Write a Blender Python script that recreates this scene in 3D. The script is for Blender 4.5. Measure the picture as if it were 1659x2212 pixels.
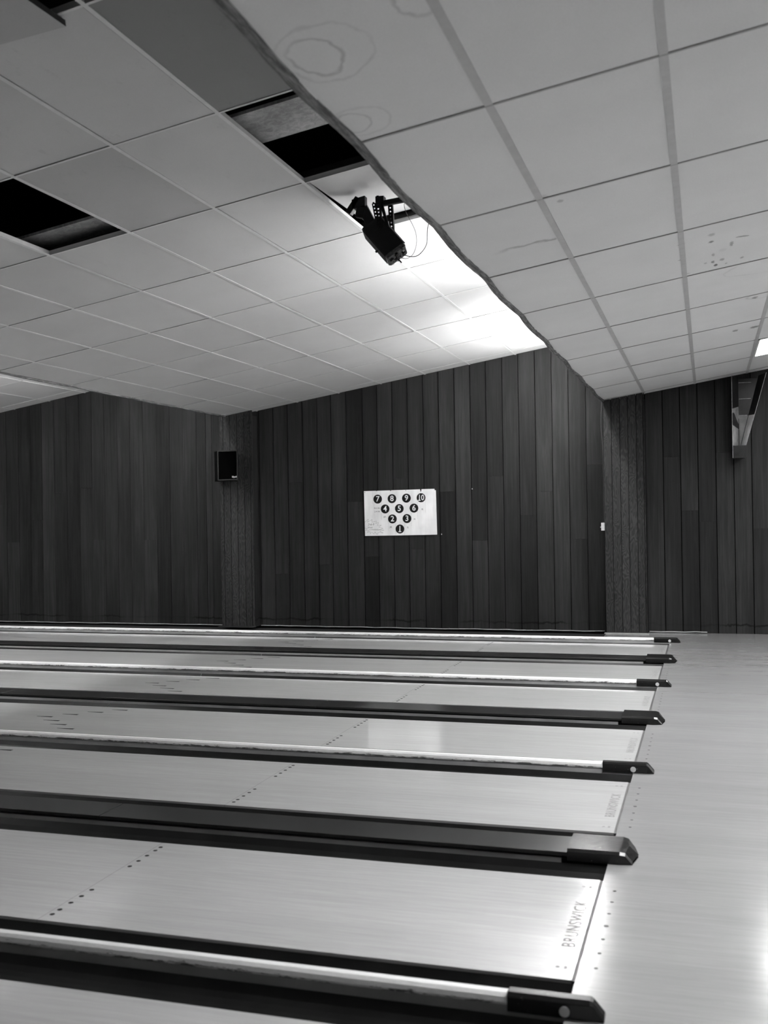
import bpy, bmesh, math, random
from mathutils import Vector, Matrix
random.seed(7)
for o in list(bpy.data.objects): bpy.data.objects.remove(o)
SC = bpy.context.scene
COL = SC.collection

# ------------------------------------------------------------------ camera, world, exposure
YAW, PITCH, ROLL = -0.2976, 0.0027, -0.0158
CAM = Vector((0.4715, 0.0, 1.6581))
fw = Vector((math.sin(YAW)*math.cos(PITCH), math.cos(YAW)*math.cos(PITCH), math.sin(PITCH)))
rt = Vector((math.cos(YAW), -math.sin(YAW), 0)); up = rt.cross(fw)
rt2 = rt*math.cos(ROLL)+up*math.sin(ROLL); up2 = -rt*math.sin(ROLL)+up*math.cos(ROLL)
cd = bpy.data.cameras.new('camera'); cam = bpy.data.objects.new('camera', cd); COL.objects.link(cam)
cam.matrix_world = Matrix(((rt2.x, up2.x, -fw.x, CAM.x), (rt2.y, up2.y, -fw.y, CAM.y), (rt2.z, up2.z, -fw.z, CAM.z), (0, 0, 0, 1)))
cd.sensor_fit = 'HORIZONTAL'; cd.sensor_width = 24.0; cd.lens = 24.0*2273.85/1659
cd.clip_start = 0.05; cd.clip_end = 100
cd.dof.use_dof = True; cd.dof.focus_distance = 10.5; cd.dof.aperture_fstop = 2.8
SC.camera = cam
w = bpy.data.worlds.new('world'); SC.world = w; w.use_nodes = True
w.node_tree.nodes['Background'].inputs[0].default_value = (0.5, 0.5, 0.5, 1)
w.node_tree.nodes['Background'].inputs[1].default_value = 0.0
SC.view_settings.view_transform = 'Standard'; SC.view_settings.look = 'None'
SC.view_settings.gamma = 1.0; SC.view_settings.use_curve_mapping = False
SC.view_settings.exposure = 2.33
FILL_PANEL_E = 12.0      # emission of the fill panels added out of view
PANEL_OLD = 4.0    # the worn panel next to the wall
TUBE_E = 29.0      # emission of the fluorescent tubes behind the lips
SC.cycles.use_denoising = True
SC.cycles.max_bounces = 10; SC.cycles.diffuse_bounces = 6; SC.cycles.glossy_bounces = 4
SC.cycles.sample_clamp_indirect = 6.0
SC.cycles.caustics_reflective = False; SC.cycles.caustics_refractive = False

# ------------------------------------------------------------------ material helpers
class NT:
    def __init__(s, name):
        s.m = bpy.data.materials.new(name); s.m.use_nodes = True; s.t = s.m.node_tree
        s.b = s.t.nodes['Principled BSDF']
    def n(s, typ, **kw):
        nd = s.t.nodes.new(typ)
        for k, v in kw.items(): setattr(nd, k, v)
        return nd
    def l(s, a, b): s.t.links.new(a, b)
    def put(s, sock, v):
        if isinstance(v, (int, float)): sock.default_value = v
        elif isinstance(v, (tuple, list)): sock.default_value = v
        else: s.l(v, sock)
    def math(s, op, a, b=0.0, c=None, clamp=False):
        nd = s.n('ShaderNodeMath', operation=op); nd.use_clamp = clamp
        s.put(nd.inputs[0], a); s.put(nd.inputs[1], b)
        if c is not None: s.put(nd.inputs[2], c)
        return nd.outputs[0]
    def pos(s):
        if not hasattr(s, '_p'): s._p = s.n('ShaderNodeNewGeometry').outputs['Position']
        return s._p
    def xyz(s):
        if not hasattr(s, '_s'):
            nd = s.n('ShaderNodeSeparateXYZ'); s.l(s.pos(), nd.inputs[0]); s._s = nd.outputs
        return s._s
    def isl(s): return s.n('ShaderNodeNewGeometry').outputs['Random Per Island']
    def vec(s, sx, sy, sz, extra=None):
        x, y, z = s.xyz(); c = s.n('ShaderNodeCombineXYZ')
        s.put(c.inputs[0], s.math('MULTIPLY', x, sx)); s.put(c.inputs[1], s.math('MULTIPLY', y, sy))
        zz = s.math('MULTIPLY', z, sz)
        if extra is not None: zz = s.math('ADD', zz, extra)
        s.put(c.inputs[2], zz); return c.outputs[0]
    def noise(s, v, scale=1.0, detail=3.0, rough=0.55, dist=0.0):
        nd = s.n('ShaderNodeTexNoise'); s.l(v, nd.inputs['Vector'])
        nd.inputs['Scale'].default_value = scale; nd.inputs['Detail'].default_value = detail
        nd.inputs['Roughness'].default_value = rough; nd.inputs['Distortion'].default_value = dist
        return nd.outputs[0]
    def ramp(s, v, a, b, lo=0.0, hi=1.0, smooth=True):
        nd = s.n('ShaderNodeMapRange'); nd.interpolation_type = 'SMOOTHSTEP' if smooth else 'LINEAR'
        s.put(nd.inputs[0], v); nd.inputs[1].default_value = a; nd.inputs[2].default_value = b
        s.put(nd.inputs[3], lo); s.put(nd.inputs[4], hi); return nd.outputs[0]
    def col(s, v):
        c = s.n('ShaderNodeCombineColor'); [s.put(c.inputs[i], v) for i in range(3)]
        s.l(c.outputs[0], s.b.inputs['Base Color'])
    def bump(s, h, strength=0.3, dist=0.01):
        nd = s.n('ShaderNodeBump'); nd.inputs['Strength'].default_value = strength
        nd.inputs['Distance'].default_value = dist; s.l(h, nd.inputs['Height']); s.l(nd.outputs[0], s.b.inputs['Normal'])
    def set(s, rough=0.5, spec=0.5, coat=0.0, coat_rough=0.1, metal=0.0):
        s.put(s.b.inputs['Roughness'], rough); s.b.inputs['Specular IOR Level'].default_value = spec
        s.b.inputs['Coat Weight'].default_value = coat; s.b.inputs['Coat Roughness'].default_value = coat_rough
        s.b.inputs['Metallic'].default_value = metal; return s.m

def plain(name, v, rough=0.5, spec=0.5, metal=0.0, amp=0.12, scale=14.0, coat=0.0):
    t = NT(name); n = t.noise(t.vec(1, 1, 1), scale, 4)
    t.col(t.ramp(n, 0.3, 0.7, v*(1-amp), v*(1+amp))); return t.set(rough, spec, coat, 0.15, metal)

def tile_mat(name, v, marks=None, amp=0.03):
    t = NT(name); n = t.noise(t.vec(1, 1, 1), 160, 3, 0.7); big = t.noise(t.vec(1, 1, 1), 1.4, 4)
    c = t.math('MULTIPLY', t.ramp(n, 0.3, 0.7, 0.97, 1.03), t.ramp(big, 0.3, 0.7, 0.965, 1.02))
    c = t.math('MULTIPLY', c, t.ramp(t.isl(), 0, 1, 1-amp, 1+amp, False))
    c = t.math('MULTIPLY', c, v)
    if marks: c = marks(t, c)
    t.col(c); t.bump(n, 0.12, 0.002); return t.set(0.85, 0.2)

def right_marks(t, c):
    x, y, z = t.xyz(); wob = t.noise(t.vec(1, 1, 1), 7.0, 3); fine = t.noise(t.vec(1, 1, 1), 60.0, 3)
    w2 = t.math('MULTIPLY', t.math('SUBTRACT', wob, 0.5), 0.075)
    def ring(cx, cy, rx, ry, wd, k, lo=-99.0):
        nonlocal c
        a = t.math('DIVIDE', t.math('SUBTRACT', x, cx), rx); b = t.math('DIVIDE', t.math('SUBTRACT', y, cy), ry)
        d = t.math('SQRT', t.math('ADD', t.math('MULTIPLY', a, a), t.math('MULTIPLY', b, b)))
        d = t.math('ADD', t.math('MULTIPLY', d, min(rx, ry)), w2)
        e = t.math('ABSOLUTE', t.math('SUBTRACT', d, min(rx, ry)))
        m = t.ramp(e, 0.0, wd, k, 0.0)
        m = t.math('MULTIPLY', m, t.ramp(wob, 0.25, 0.6, 0.35, 1.0))
        c = t.math('MULTIPLY', c, t.math('SUBTRACT', 1.0, m))
    ring(-0.745, 3.30, 0.085, 0.14, 0.010, 0.30); ring(-0.715, 3.29, 0.15, 0.21, 0.010, 0.15)
    ring(-0.81, 3.86, 0.07, 0.10, 0.010, 0.20); ring(-0.78, 3.87, 0.115, 0.14, 0.010, 0.11)
    ring(-0.36, 3.14, 0.07, 0.10, 0.012, 0.25); ring(0.98, 8.2, 0.35, 0.25, 0.012, 0.14)
    ring(0.98, 9.38, 0.16, 0.11, 0.02, 0.2)
    # creased board line on the third tile out from the lip
    yy = t.math('ADD', y, t.math('MULTIPLY', t.math('SUBTRACT', wob, 0.5), 0.20))
    e = t.math('ABSOLUTE', t.math('SUBTRACT', yy, 6.14))
    m = t.ramp(e, 0.0, 0.045, 0.38, 0.0)
    m = t.math('MULTIPLY', m, t.math('MULTIPLY', t.ramp(x, -0.74, -0.55, 0, 1), t.ramp(x, -0.345, -0.335, 1, 0)))
    c = t.math('MULTIPLY', c, t.math('SUBTRACT', 1.0, m))
    # scuffs
    def spot(cx, cy, rx, ry, k, rot=0.0):
        nonlocal c
        dx = t.math('SUBTRACT', x, cx); dy = t.math('SUBTRACT', y, cy)
        ca, sa = math.cos(rot), math.sin(rot)
        a = t.math('DIVIDE', t.math('ADD', t.math('MULTIPLY', dx, ca), t.math('MULTIPLY', dy, sa)), rx)
        b = t.math('DIVIDE', t.math('SUBTRACT', t.math('MULTIPLY', dy, ca), t.math('MULTIPLY', dx, sa)), ry)
        d = t.math('SQRT', t.math('ADD', t.math('MULTIPLY', a, a), t.math('MULTIPLY', b, b)))
        d = t.math('ADD', d, t.math('MULTIPLY', t.math('SUBTRACT', fine, 0.5), 1.6))
        c = t.math('MULTIPLY', c, t.math('SUBTRACT', 1.0, t.ramp(d, 0.5, 1.1, k, 0.0)))
    for a in [(0.525, 7.12, 0.018, 0.03, .6), (0.526, 6.94, 0.025, 0.04, .3), (0.539, 7.71, 0.014, 0.04, .6), (0.559, 7.83, 0.014, 0.04, .75),
              (0.60, 7.70, 0.02, 0.04, .4), (0.60, 7.42, 0.03, 0.05, .08), (0.72, 7.17, 0.055, 0.018, .5, 0.35), (0.655, 7.30, 0.014, 0.08, .45),
              (0.735, 7.78, 0.014, 0.03, .45), (0.34, 7.42, 0.03, 0.012, .5), (0.34, 7.0, 0.03, 0.02, .25), (0.36, 7.9, 0.03, 0.03, .2),
              (0.767, 10.97, 0.03, 0.07, .5), (0.95, 11.0, 0.05, 0.07, .6), (0.49, 7.7, 0.012, 0.03, .3), (0.63, 7.85, 0.01, 0.02, .35),
              (0.54, 7.5, 0.012, 0.05, .35), (0.885, 9.42, 0.03, 0.05, .55), (-0.31, 5.35, 0.04, 0.04, .2), (-0.23, 5.48, 0.02, 0.03, .3)]:
        spot(*a)
    return c

def mid_marks(t, c):
    n = t.noise(t.vec(3.2, 1.3, 1), 3.0, 6, 0.75); x, y, z = t.xyz()
    near = t.ramp(y, 5.2, 8.2, 1.0, 0.25)
    m = t.math('MULTIPLY', t.ramp(n, 0.58, 0.72, 0, 0.11), near)
    n2 = t.noise(t.vec(1, 1, 1), 30.0, 5, 0.8); m2 = t.math('MULTIPLY', t.ramp(n2, 0.66, 0.74, 0, 0.14), near)
    return t.math('MULTIPLY', c, t.math('SUBTRACT', 1.0, t.math('ADD', m, m2)))

def lane_mat(name, v, approach=False):
    t = NT(name); x, y, z = t.xyz()
    bid = t.math('FLOOR', t.math('DIVIDE', y, 0.02703))
    wn = t.n('ShaderNodeTexWhiteNoise', noise_dimensions='1D'); t.l(bid, wn.inputs['W'])
    seg = t.math('FLOOR', t.math('ADD', t.math('DIVIDE', x, 1.1), t.math('MULTIPLY', wn.outputs[0], 7.3)))
    cc = t.n('ShaderNodeCombineXYZ'); t.put(cc.inputs[0], bid); t.put(cc.inputs[1], seg)
    wn2 = t.n('ShaderNodeTexWhiteNoise', noise_dimensions='2D'); t.l(cc.outputs[0], wn2.inputs['Vector'])
    s1 = t.noise(t.vec(2.2, 46, 1), 1.0, 5, 0.7, 0.4); s2 = t.noise(t.vec(4.0, 170, 1), 1.0, 3, 0.6); s3 = t.noise(t.vec(0.25, 3.0, 1), 1.0, 2)
    c = t.ramp(wn2.outputs[0], 0, 1, 0.98, 1.015, False)
    c = t.math('MULTIPLY', c, t.ramp(s1, 0.35, 0.7, 0.93, 1.035))
    c = t.math('MULTIPLY', c, t.ramp(s2, 0.3, 0.7, 0.975, 1.02))
    c = t.math('MULTIPLY', c, t.ramp(s3, 0.3, 0.7, 0.97, 1.03))
    if not approach:
        e = t.math('ABSOLUTE', t.math('ADD', x, 2.215)); c = t.math('MULTIPLY', c, t.ramp(e, 0.0012, 0.0030, 0.72, 1.0))
    else:
        for yy, k in ((9.97, .75), (13.80, .7), (14.22, .72)):
            e = t.math('ABSOLUTE', t.math('SUBTRACT', y, yy)); c = t.math('MULTIPLY', c, t.ramp(e, 0.004, 0.008, k, 1.0))
        n3 = t.noise(t.vec(2.2, 9, 1), 1.0, 4, 0.8)
        far = t.math('MULTIPLY', t.ramp(y, 13.8, 13.9, 0, 1), t.ramp(n3, 0.60, 0.68, 0, .45))
        c = t.math('MULTIPLY', c, t.math('SUBTRACT', 1.0, far))
    t.col(t.math('MULTIPLY', c, v))
    h = t.noise(t.vec(0.6, 30, 1), 1.0, 3); t.bump(h, 0.05 if not approach else 0.07, 0.0014)
    r = t.ramp(t.noise(t.vec(1.3, 6, 1), 1.0, 4), 0.35, 0.65, 0.08, 0.13)
    if approach: r = t.math('ADD', r, 0.07)
    return t.set(r, 0.52 if approach else 0.44)

def board_mat(name, v, amp=0.38, grain=1.0, rough=0.55, stain=True):
    t = NT(name); x, y, z = t.xyz(); r = t.isl()
    sh = t.math('MULTIPLY', r, 37.0)
    g1 = t.noise(t.vec(26, 26, 0.7, sh), 1.0, 5, 0.62, 0.6); g2 = t.noise(t.vec(170, 170, 4.0, sh), 1.0, 3, 0.6)
    g3 = t.noise(t.vec(3, 3, 0.6, sh), 1.0, 3)
    c = t.ramp(r, 0, 1, 1-amp, 1+amp, False)
    c = t.math('MULTIPLY', c, t.ramp(g1, 0.3, 0.7, 1-0.24*grain, 1+0.20*grain))
    c = t.math('MULTIPLY', c, t.ramp(g2, 0.3, 0.7, 1-0.13*grain, 1+0.13*grain))
    c = t.math('MULTIPLY', c, t.ramp(g3, 0.3, 0.7, 0.8, 1.2))
    kn = t.noise(t.vec(9, 9, 5, sh), 1.0, 2); c = t.math('MULTIPLY', c, t.ramp(kn, 0.79, 0.84, 1.0, 0.35))
    if stain:
        nz = t.noise(t.vec(5.5, 5.5, 3), 1.0, 4, 0.7); hz = t.math('ADD', 0.05, t.math('MULTIPLY', nz, 0.12))
        e = t.math('ABSOLUTE', t.math('SUBTRACT', z, hz))
        pres = t.ramp(t.noise(t.vec(0.8, 0.8, 0), 1.0, 2), 0.45, 0.55, 0.1, 0.65)
        c = t.math('MULTIPLY', c, t.math('SUBTRACT', 1.0, t.math('MULTIPLY', t.ramp(e, 0.006, 0.018, 1, 0), pres)))
    t.col(t.math('MULTIPLY', c, v)); t.bump(g1, 0.2, 0.003); return t.set(rough, 0.10)

def flame_mat(name, v):
    t = NT(name); r = t.isl(); sh = t.math('MULTIPLY', r, 23.0)
    d = t.noise(t.vec(8, 8, 2.0, sh), 1.0, 2, 0.5)
    w_ = t.math('SINE', t.math('MULTIPLY', d, 110.0)); g = t.ramp(w_, -0.6, 0.8, 0.70, 1.26)
    g2 = t.noise(t.vec(120, 120, 6, sh), 1.0, 3)
    c = t.math('MULTIPLY', g, t.ramp(g2, 0.3, 0.7, 0.85, 1.15)); c = t.math('MULTIPLY', c, t.ramp(r, 0, 1, 0.8, 1.2, False))
    t.col(t.math('MULTIPLY', c, v)); return t.set(0.5, 0.12)

def scuff_mat(name, v=0.82, z_lo=0.022, z_mid=0.047):
    t = NT(name); x, y, z = t.xyz()
    n = t.noise(t.vec(7.0, 90, 60), 1.0, 6, 0.75); n2 = t.noise(t.vec(30, 200, 60), 1.0, 3, 0.7)
    nn_ = t.math('ADD', t.math('MULTIPLY', n, 0.75), t.math('MULTIPLY', n2, 0.25))
    low = t.ramp(z, z_lo, z_mid, 0.07, -0.12); m = t.ramp(t.math('ADD', nn_, low), 0.535, 0.575, 0, 1)
    c = t.math('SUBTRACT', v, t.math('MULTIPLY', m, v*0.82)); c = t.math('MULTIPLY', c, t.ramp(n2, 0.3, 0.7, 0.93, 1.05))
    t.col(c); return t.set(0.4, 0.5)

def worn_black(name, v=0.012, rough=0.22, lo=0.66, chip=0.4):
    t = NT(name); n = t.noise(t.vec(1, 1, 1), 42.0, 5, 0.8); m = t.ramp(n, lo, lo+0.05, 0, 1)
    sc = t.noise(t.vec(2, 30, 30), 1.0, 4)
    c = t.math('ADD', t.ramp(sc, 0.3, 0.7, v*0.85, v*1.15), t.math('MULTIPLY', m, chip)); t.col(c)
    h = t.noise(t.vec(1, 1, 1), 11, 3); t.bump(h, 0.15, 0.006)
    return t.set(t.ramp(n, 0.3, 0.7, rough, rough*1.3), 0.5)

def emit(name, e):
    m = bpy.data.materials.new(name); m.use_nodes = True; nt = m.node_tree
    nt.nodes.remove(nt.nodes['Principled BSDF']); em = nt.nodes.new('ShaderNodeEmission')
    em.inputs[0].default_value = (1, 1, 1, 1); em.inputs[1].default_value = e
    nt.links.new(em.outputs[0], nt.nodes['Material Output'].inputs[0]); return m

M = {}
M['tile_mid'] = tile_mat('ceiling_tile_aged', 0.56, mid_marks)
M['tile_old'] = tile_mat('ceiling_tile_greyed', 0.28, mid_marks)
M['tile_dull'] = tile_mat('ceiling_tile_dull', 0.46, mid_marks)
M['tile_right'] = tile_mat('ceiling_tile_stained', 0.755, right_marks, 0.012)
M['tee'] = plain('tee_white', 0.66, 0.45, amp=0.05)
M['tee_grey'] = plain('tee_grey', 0.50, 0.5, amp=0.05)
M['tee_fine'] = plain('tee_fine', 0.34, 0.6, amp=0.08)
M['core'] = plain('tile_edge_shade', 0.03, 0.9, amp=0.3)  # dark tile edges: shade painted into the side faces
M['riser'] = plain('riser_paint', 0.75, 0.6, amp=0.06, scale=3)
M['dark'] = plain('attic_black', 0.008, 0.9, 0.1)
M['ply'] = board_mat('attic_plywood', 0.40, 0.1, 0.9, 0.7, False)
M['lip'] = None
t = NT('lip_trim_torn'); n = t.noise(t.vec(60, 5, 60), 1.0, 5, 0.75)
t.col(t.ramp(n, 0.35, 0.72, 0.07, 0.34)); t.bump(n, 0.6, 0.01); M['lip'] = t.set(0.7, 0.3)
M['wall'] = board_mat('wall_board_wood', 0.0225, 0.27)
M['wall_gap'] = plain('wall_gap', 0.004, 0.9, 0.1)
M['pillar'] = flame_mat('pillar_plywood', 0.035)
M['lane'] = lane_mat('lane_surface', 0.45)
M['approach'] = lane_mat('approach_surface', 0.262, True)
M['mark'] = plain('lane_mark', 0.02, 0.9, 0.05)
M['mark_soft'] = plain('lane_mark_worn', 0.09, 0.9, 0.05, amp=0.4, scale=160)
M['mark_mid'] = plain('lane_mark_faded', 0.20, 0.6, 0.2, amp=0.3, scale=120)
M['foul'] = plain('foul_line_black', 0.07, 0.4)
M['gutter'] = plain('gutter_plastic', 0.010, 0.30, 0.5, amp=0.4, scale=5)
M['white_cap'] = scuff_mat('scuffed_white_paint')
M['side'] = plain('divider_side', 0.40, 0.6, amp=0.15, scale=4)
M['top_board'] = plain('divider_top_board', 0.022, 0.20, 0.6, amp=0.15, scale=3)
M['cap'] = worn_black('end_cap_black', 0.006, 0.20, 0.645, 0.16)
M['dot'] = plain('sensor_dot', 0.55, 0.5, amp=0.05)
M['black'] = plain('black_metal', 0.004, 0.45, 0.15, amp=0.3)
M['black_gloss'] = plain('black_detail', 0.03, 0.2, 0.6, amp=0.6, scale=60)
M['grey_edge'] = plain('grey_edge', 0.30, 0.4, amp=0.3, scale=40)
M['speaker'] = plain('speaker_case', 0.003, 0.5, 0.08)
M['frame_edge'] = plain('speaker_frame', 0.03, 0.5, 0.3)
M['grille'] = plain('speaker_grille', 0.0015, 0.9, 0.0)
M['paper'] = None
t = NT('poster_paper'); n = t.noise(t.vec(9, 9, 1.2), 1.0, 4); n2 = t.noise(t.vec(4, 4, 4), 1.0, 3)
c = t.math('MULTIPLY', t.ramp(n, 0.3, 0.7, 0.90, 1.05), t.ramp(n2, 0.3, 0.7, 0.95, 1.04)); t.col(t.math('MULTIPLY', c, 0.93)); t.bump(n, 0.5, 0.01); M['paper'] = t.set(0.6, 0.3)
M['ink'] = plain('poster_ink', 0.006, 0.5, 0.3)
M['pen'] = plain('pen_line', 0.10, 0.7)
M['pencil'] = plain('pencil_line', 0.36, 0.7)
M['white'] = plain('white_plastic', 0.62, 0.4, amp=0.05)
M['cable'] = plain('cable_grey', 0.05, 0.5)
M['cable_l'] = plain('cable_light', 0.22, 0.5)
M['steel'] = plain('wedge_steel_lit', 0.34, 0.4, 0.2, amp=0.25, scale=7)  # lit tone of the chute metal, light put into the colour
M['steel_l'] = plain('wedge_steel_lit_right', 0.75, 0.4, 0.2, amp=0.15, scale=9)  # brighter copy for the right panel, imitates light falling on it
M['steel_m'] = plain('wedge_steel_half_lit', 0.20, 0.4, 0.2, amp=0.2, scale=9)  # half-lit copy of the same metal for the lower back panel
M['steel_d'] = plain('wedge_steel_dark_shaded', 0.014, 0.3, 0.15, amp=0.3, scale=7)  # plain dark metal, also the lip's shade painted on the upper chute
M['housing'] = plain('lamp_housing', 0.6, 0.4, amp=0.03)
M['plaster'] = plain('far_wall_paint', 0.30, 0.8, amp=0.05, scale=2)
M['masking'] = plain('masking_wall', 0.10, 0.7, amp=0.05, scale=2)
M['panel'] = emit('fill_panel_diffuser', FILL_PANEL_E)
M['panel_dim'] = emit('panel_diffuser_old_tubes', PANEL_OLD)
M['tube'] = emit('tube_glow', TUBE_E)
M['tube_old'] = emit('tube_glow_aged', TUBE_E*0.62)
M['base'] = plain('base_ledge', 0.02, 0.6)
M['base_l'] = plain('pillar_base_board', 0.30, 0.5)

# ------------------------------------------------------------------ mesh helpers
def box(bm, x0, x1, y0, y1, z0, z1, mi=0, slope=0.0, xr=None):
    """axis box; slope tilts it about the Y axis from xr (rise per metre of x)"""
    vs = []
    for z in (z0, z1):
        for x, y in ((x0, y0), (x1, y0), (x1, y1), (x0, y1)):
            vs.append(bm.verts.new((x, y, z+(slope*(x-(xr if xr is not None else x0)) if slope else 0))))
    for f in ((0, 3, 2, 1), (4, 5, 6, 7), (0, 1, 5, 4), (1, 2, 6, 5), (2, 3, 7, 6), (3, 0, 4, 7)):
        bm.faces.new([vs[i] for i in f]).material_index = mi
    return vs
def obox(bm, c, ax, ay, az, mi=0):
    """oriented box: centre and three half-axis vectors"""
    c, ax, ay, az = map(Vector, (c, ax, ay, az)); vs = []
    for k in (-1, 1):
        for i, j in ((-1, -1), (1, -1), (1, 1), (-1, 1)): vs.append(bm.verts.new(c+ax*i+ay*j+az*k))
    fs = [bm.faces.new([vs[i] for i in f]) for f in ((0, 3, 2, 1), (4, 5, 6, 7), (0, 1, 5, 4), (1, 2, 6, 5), (2, 3, 7, 6), (3, 0, 4, 7))]
    for f in fs: f.material_index = mi
    bmesh.ops.recalc_face_normals(bm, faces=fs)
def loft(bm, secs, closed=True, cap=True, mi=0):
    rings = [[bm.verts.new(p) for p in s] for s in secs]; n = len(rings[0]); fs = []
    for a, b in zip(rings, rings[1:]):
        for i in range(n if closed else n-1):
            j = (i+1) % n; fs.append(bm.faces.new((a[i], a[j], b[j], b[i])))
    if closed and cap: fs.append(bm.faces.new(rings[0][::-1])); fs.append(bm.faces.new(rings[-1]))
    for f in fs: f.material_index = mi
    bmesh.ops.recalc_face_normals(bm, faces=fs)
def catmull(pts, n=8):
    pts = [Vector(p) for p in pts]; P = [pts[0]*2-pts[1]]+pts+[pts[-1]*2-pts[-2]]; out = []
    for i in range(1, len(P)-2):
        for k in range(n):
            t = k/n; a, b, c, d = P[i-1:i+3]
            out.append(0.5*((2*b)+(c-a)*t+(2*a-5*b+4*c-d)*t*t+(3*b-a-3*c+d)*t**3))
    out.append(pts[-1]); return out
def tube(bm, pts, r, seg=8, smooth=True, mi=0):
    pts = [Vector(p) for p in pts]; rings = []
    ref = Vector((0, 1, 0.01))
    for i, p in enumerate(pts):
        d = (pts[min(i+1, len(pts)-1)]-pts[max(i-1, 0)]).normalized()
        a = d.cross(ref)
        if a.length < 1e-3: a = d.cross(Vector((1, 0, 0)))
        a.normalize(); b = d.cross(a); rings.append([p+a*r*math.cos(2*math.pi*k/seg)+b*r*math.sin(2*math.pi*k/seg) for k in range(seg)])
    loft(bm, rings, mi=mi)
def disc(bm, c, r, n=40, th=0.001, axis='y', mi=0):
    c = Vector(c); A = []; B = []
    for k in range(n):
        a = 2*math.pi*k/n
        d = Vector((math.cos(a)*r, 0, math.sin(a)*r)) if axis == 'y' else Vector((math.cos(a)*r, math.sin(a)*r, 0))
        A.append(c+d); B.append(c+d+(Vector((0, -th, 0)) if axis == 'y' else Vector((0, 0, th))))
    loft(bm, [A, B], mi=mi)
def obj(name, bm, mats, parent=None, smooth=False, bevel=0.0, seg=2):
    me = bpy.data.meshes.new(name); bm.to_mesh(me); bm.free()
    for m in (mats if isinstance(mats, (list, tuple)) else [mats]): me.materials.append(m)
    if smooth:
        for p in me.polygons: p.use_smooth = True
    o = bpy.data.objects.new(name, me); COL.objects.link(o)
    if bevel:
        b = o.modifiers.new('bevel', 'BEVEL'); b.width = bevel; b.segments = seg; b.limit_method = 'ANGLE'; b.angle_limit = math.radians(40)
    if parent is not None:
        o.parent = parent; o.matrix_parent_inverse = parent.matrix_world.inverted() if parent.type != 'EMPTY' else Matrix.Translation(-Vector(parent.location))
    return o
def nb(): return bmesh.new()
def thing(name, label, cat, loc, group=None):
    o = bpy.data.objects.new(name, None); COL.objects.link(o); o.location = loc; o.empty_display_size = 0.1
    o['label'] = label; o['category'] = cat
    if group: o['group'] = group
    return o
def tag(o, label, cat, group=None):
    o['label'] = label; o['category'] = cat
    if group: o['group'] = group
    return o
def struct(name, bm, mats, parent=None, **k):
    o = obj(name, bm, mats, parent, **k)
    if parent is None: o['kind'] = 'structure'
    return o
def text_obj(name, body, size, mat, parent, origin, xdir, ydir, offset=0.0, extrude=0.0003, sx=1.0, spacing=1.0, shear=0.0):
    cu = bpy.data.curves.new(name, 'FONT'); cu.body = body; cu.size = size; cu.offset = offset; cu.extrude = extrude
    cu.align_x = 'CENTER'; cu.align_y = 'CENTER'; cu.space_character = spacing; cu.shear = shear; cu.resolution_u = 4
    tmp = bpy.data.objects.new('tmp', cu); COL.objects.link(tmp); bpy.context.view_layer.update()
    me = bpy.data.meshes.new_from_object(tmp.evaluated_get(bpy.context.evaluated_depsgraph_get()))
    bpy.data.objects.remove(tmp); me.name = name
    X = Vector(xdir).normalized(); Y = Vector(ydir).normalized(); Z = X.cross(Y)
    mat4 = Matrix(((X.x*sx, Y.x, Z.x, origin[0]), (X.y*sx, Y.y, Z.y, origin[1]), (X.z*sx, Y.z, Z.z, origin[2]), (0, 0, 0, 1)))
    me.transform(mat4); me.materials.clear(); me.materials.append(mat)
    o = bpy.data.objects.new(name, me); COL.objects.link(o)
    if parent is not None: o.parent = parent; o.matrix_parent_inverse = Matrix.Translation(-Vector(parent.location)) if parent.type == 'EMPTY' else Matrix()
    return o

# ------------------------------------------------------------------ room constants
YW = 14.765                    # face of the panelled wall
XL, XR, YF = -19.5, 8.6, -4.0
SL = 0.1571                    # rise of every ceiling pleat per metre
LIPS = [-17.79, -12.145, -6.50, -0.855, 4.79, 10.4]
Z0 = {0: 3.20, 1: 3.206, 2: 3.196, 3: 3.166, 4: 3.166}
def cz(sec, x): return Z0[sec]+SL*(x-LIPS[sec])
FAR = {'A': 13.41, 'B': 11.58, 'C': 9.97, 'D': 8.17, 'E': 6.585, 'F': 4.808, 'G': 3.23}
LW = 39*0.02703; GW = 0.235

# ------------------------------------------------------------------ floor
bm = nb()
box(bm, 0.0, XR, YF, YW+0.03, -0.12, 0.0)
box(bm, -0.86, 0.0, 13.705, YW+0.03, -0.12, 0.0)
box(bm, XL, 0.0, YF, FAR['G']-LW-GW, -0.12, 0.0)
flo = struct('floor', bm, M['approach'])
bm = nb(); box(bm, XL, 0.0, FAR['G']-LW-GW, YW+0.03, -0.30, -0.16); obj('pit_floor', bm, M['dark'], flo)
bm = nb(); box(bm, XL, -0.86, 13.72, YW+0.03, -0.16, -0.035); obj('side_walkway', bm, M['base'], flo)

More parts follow.
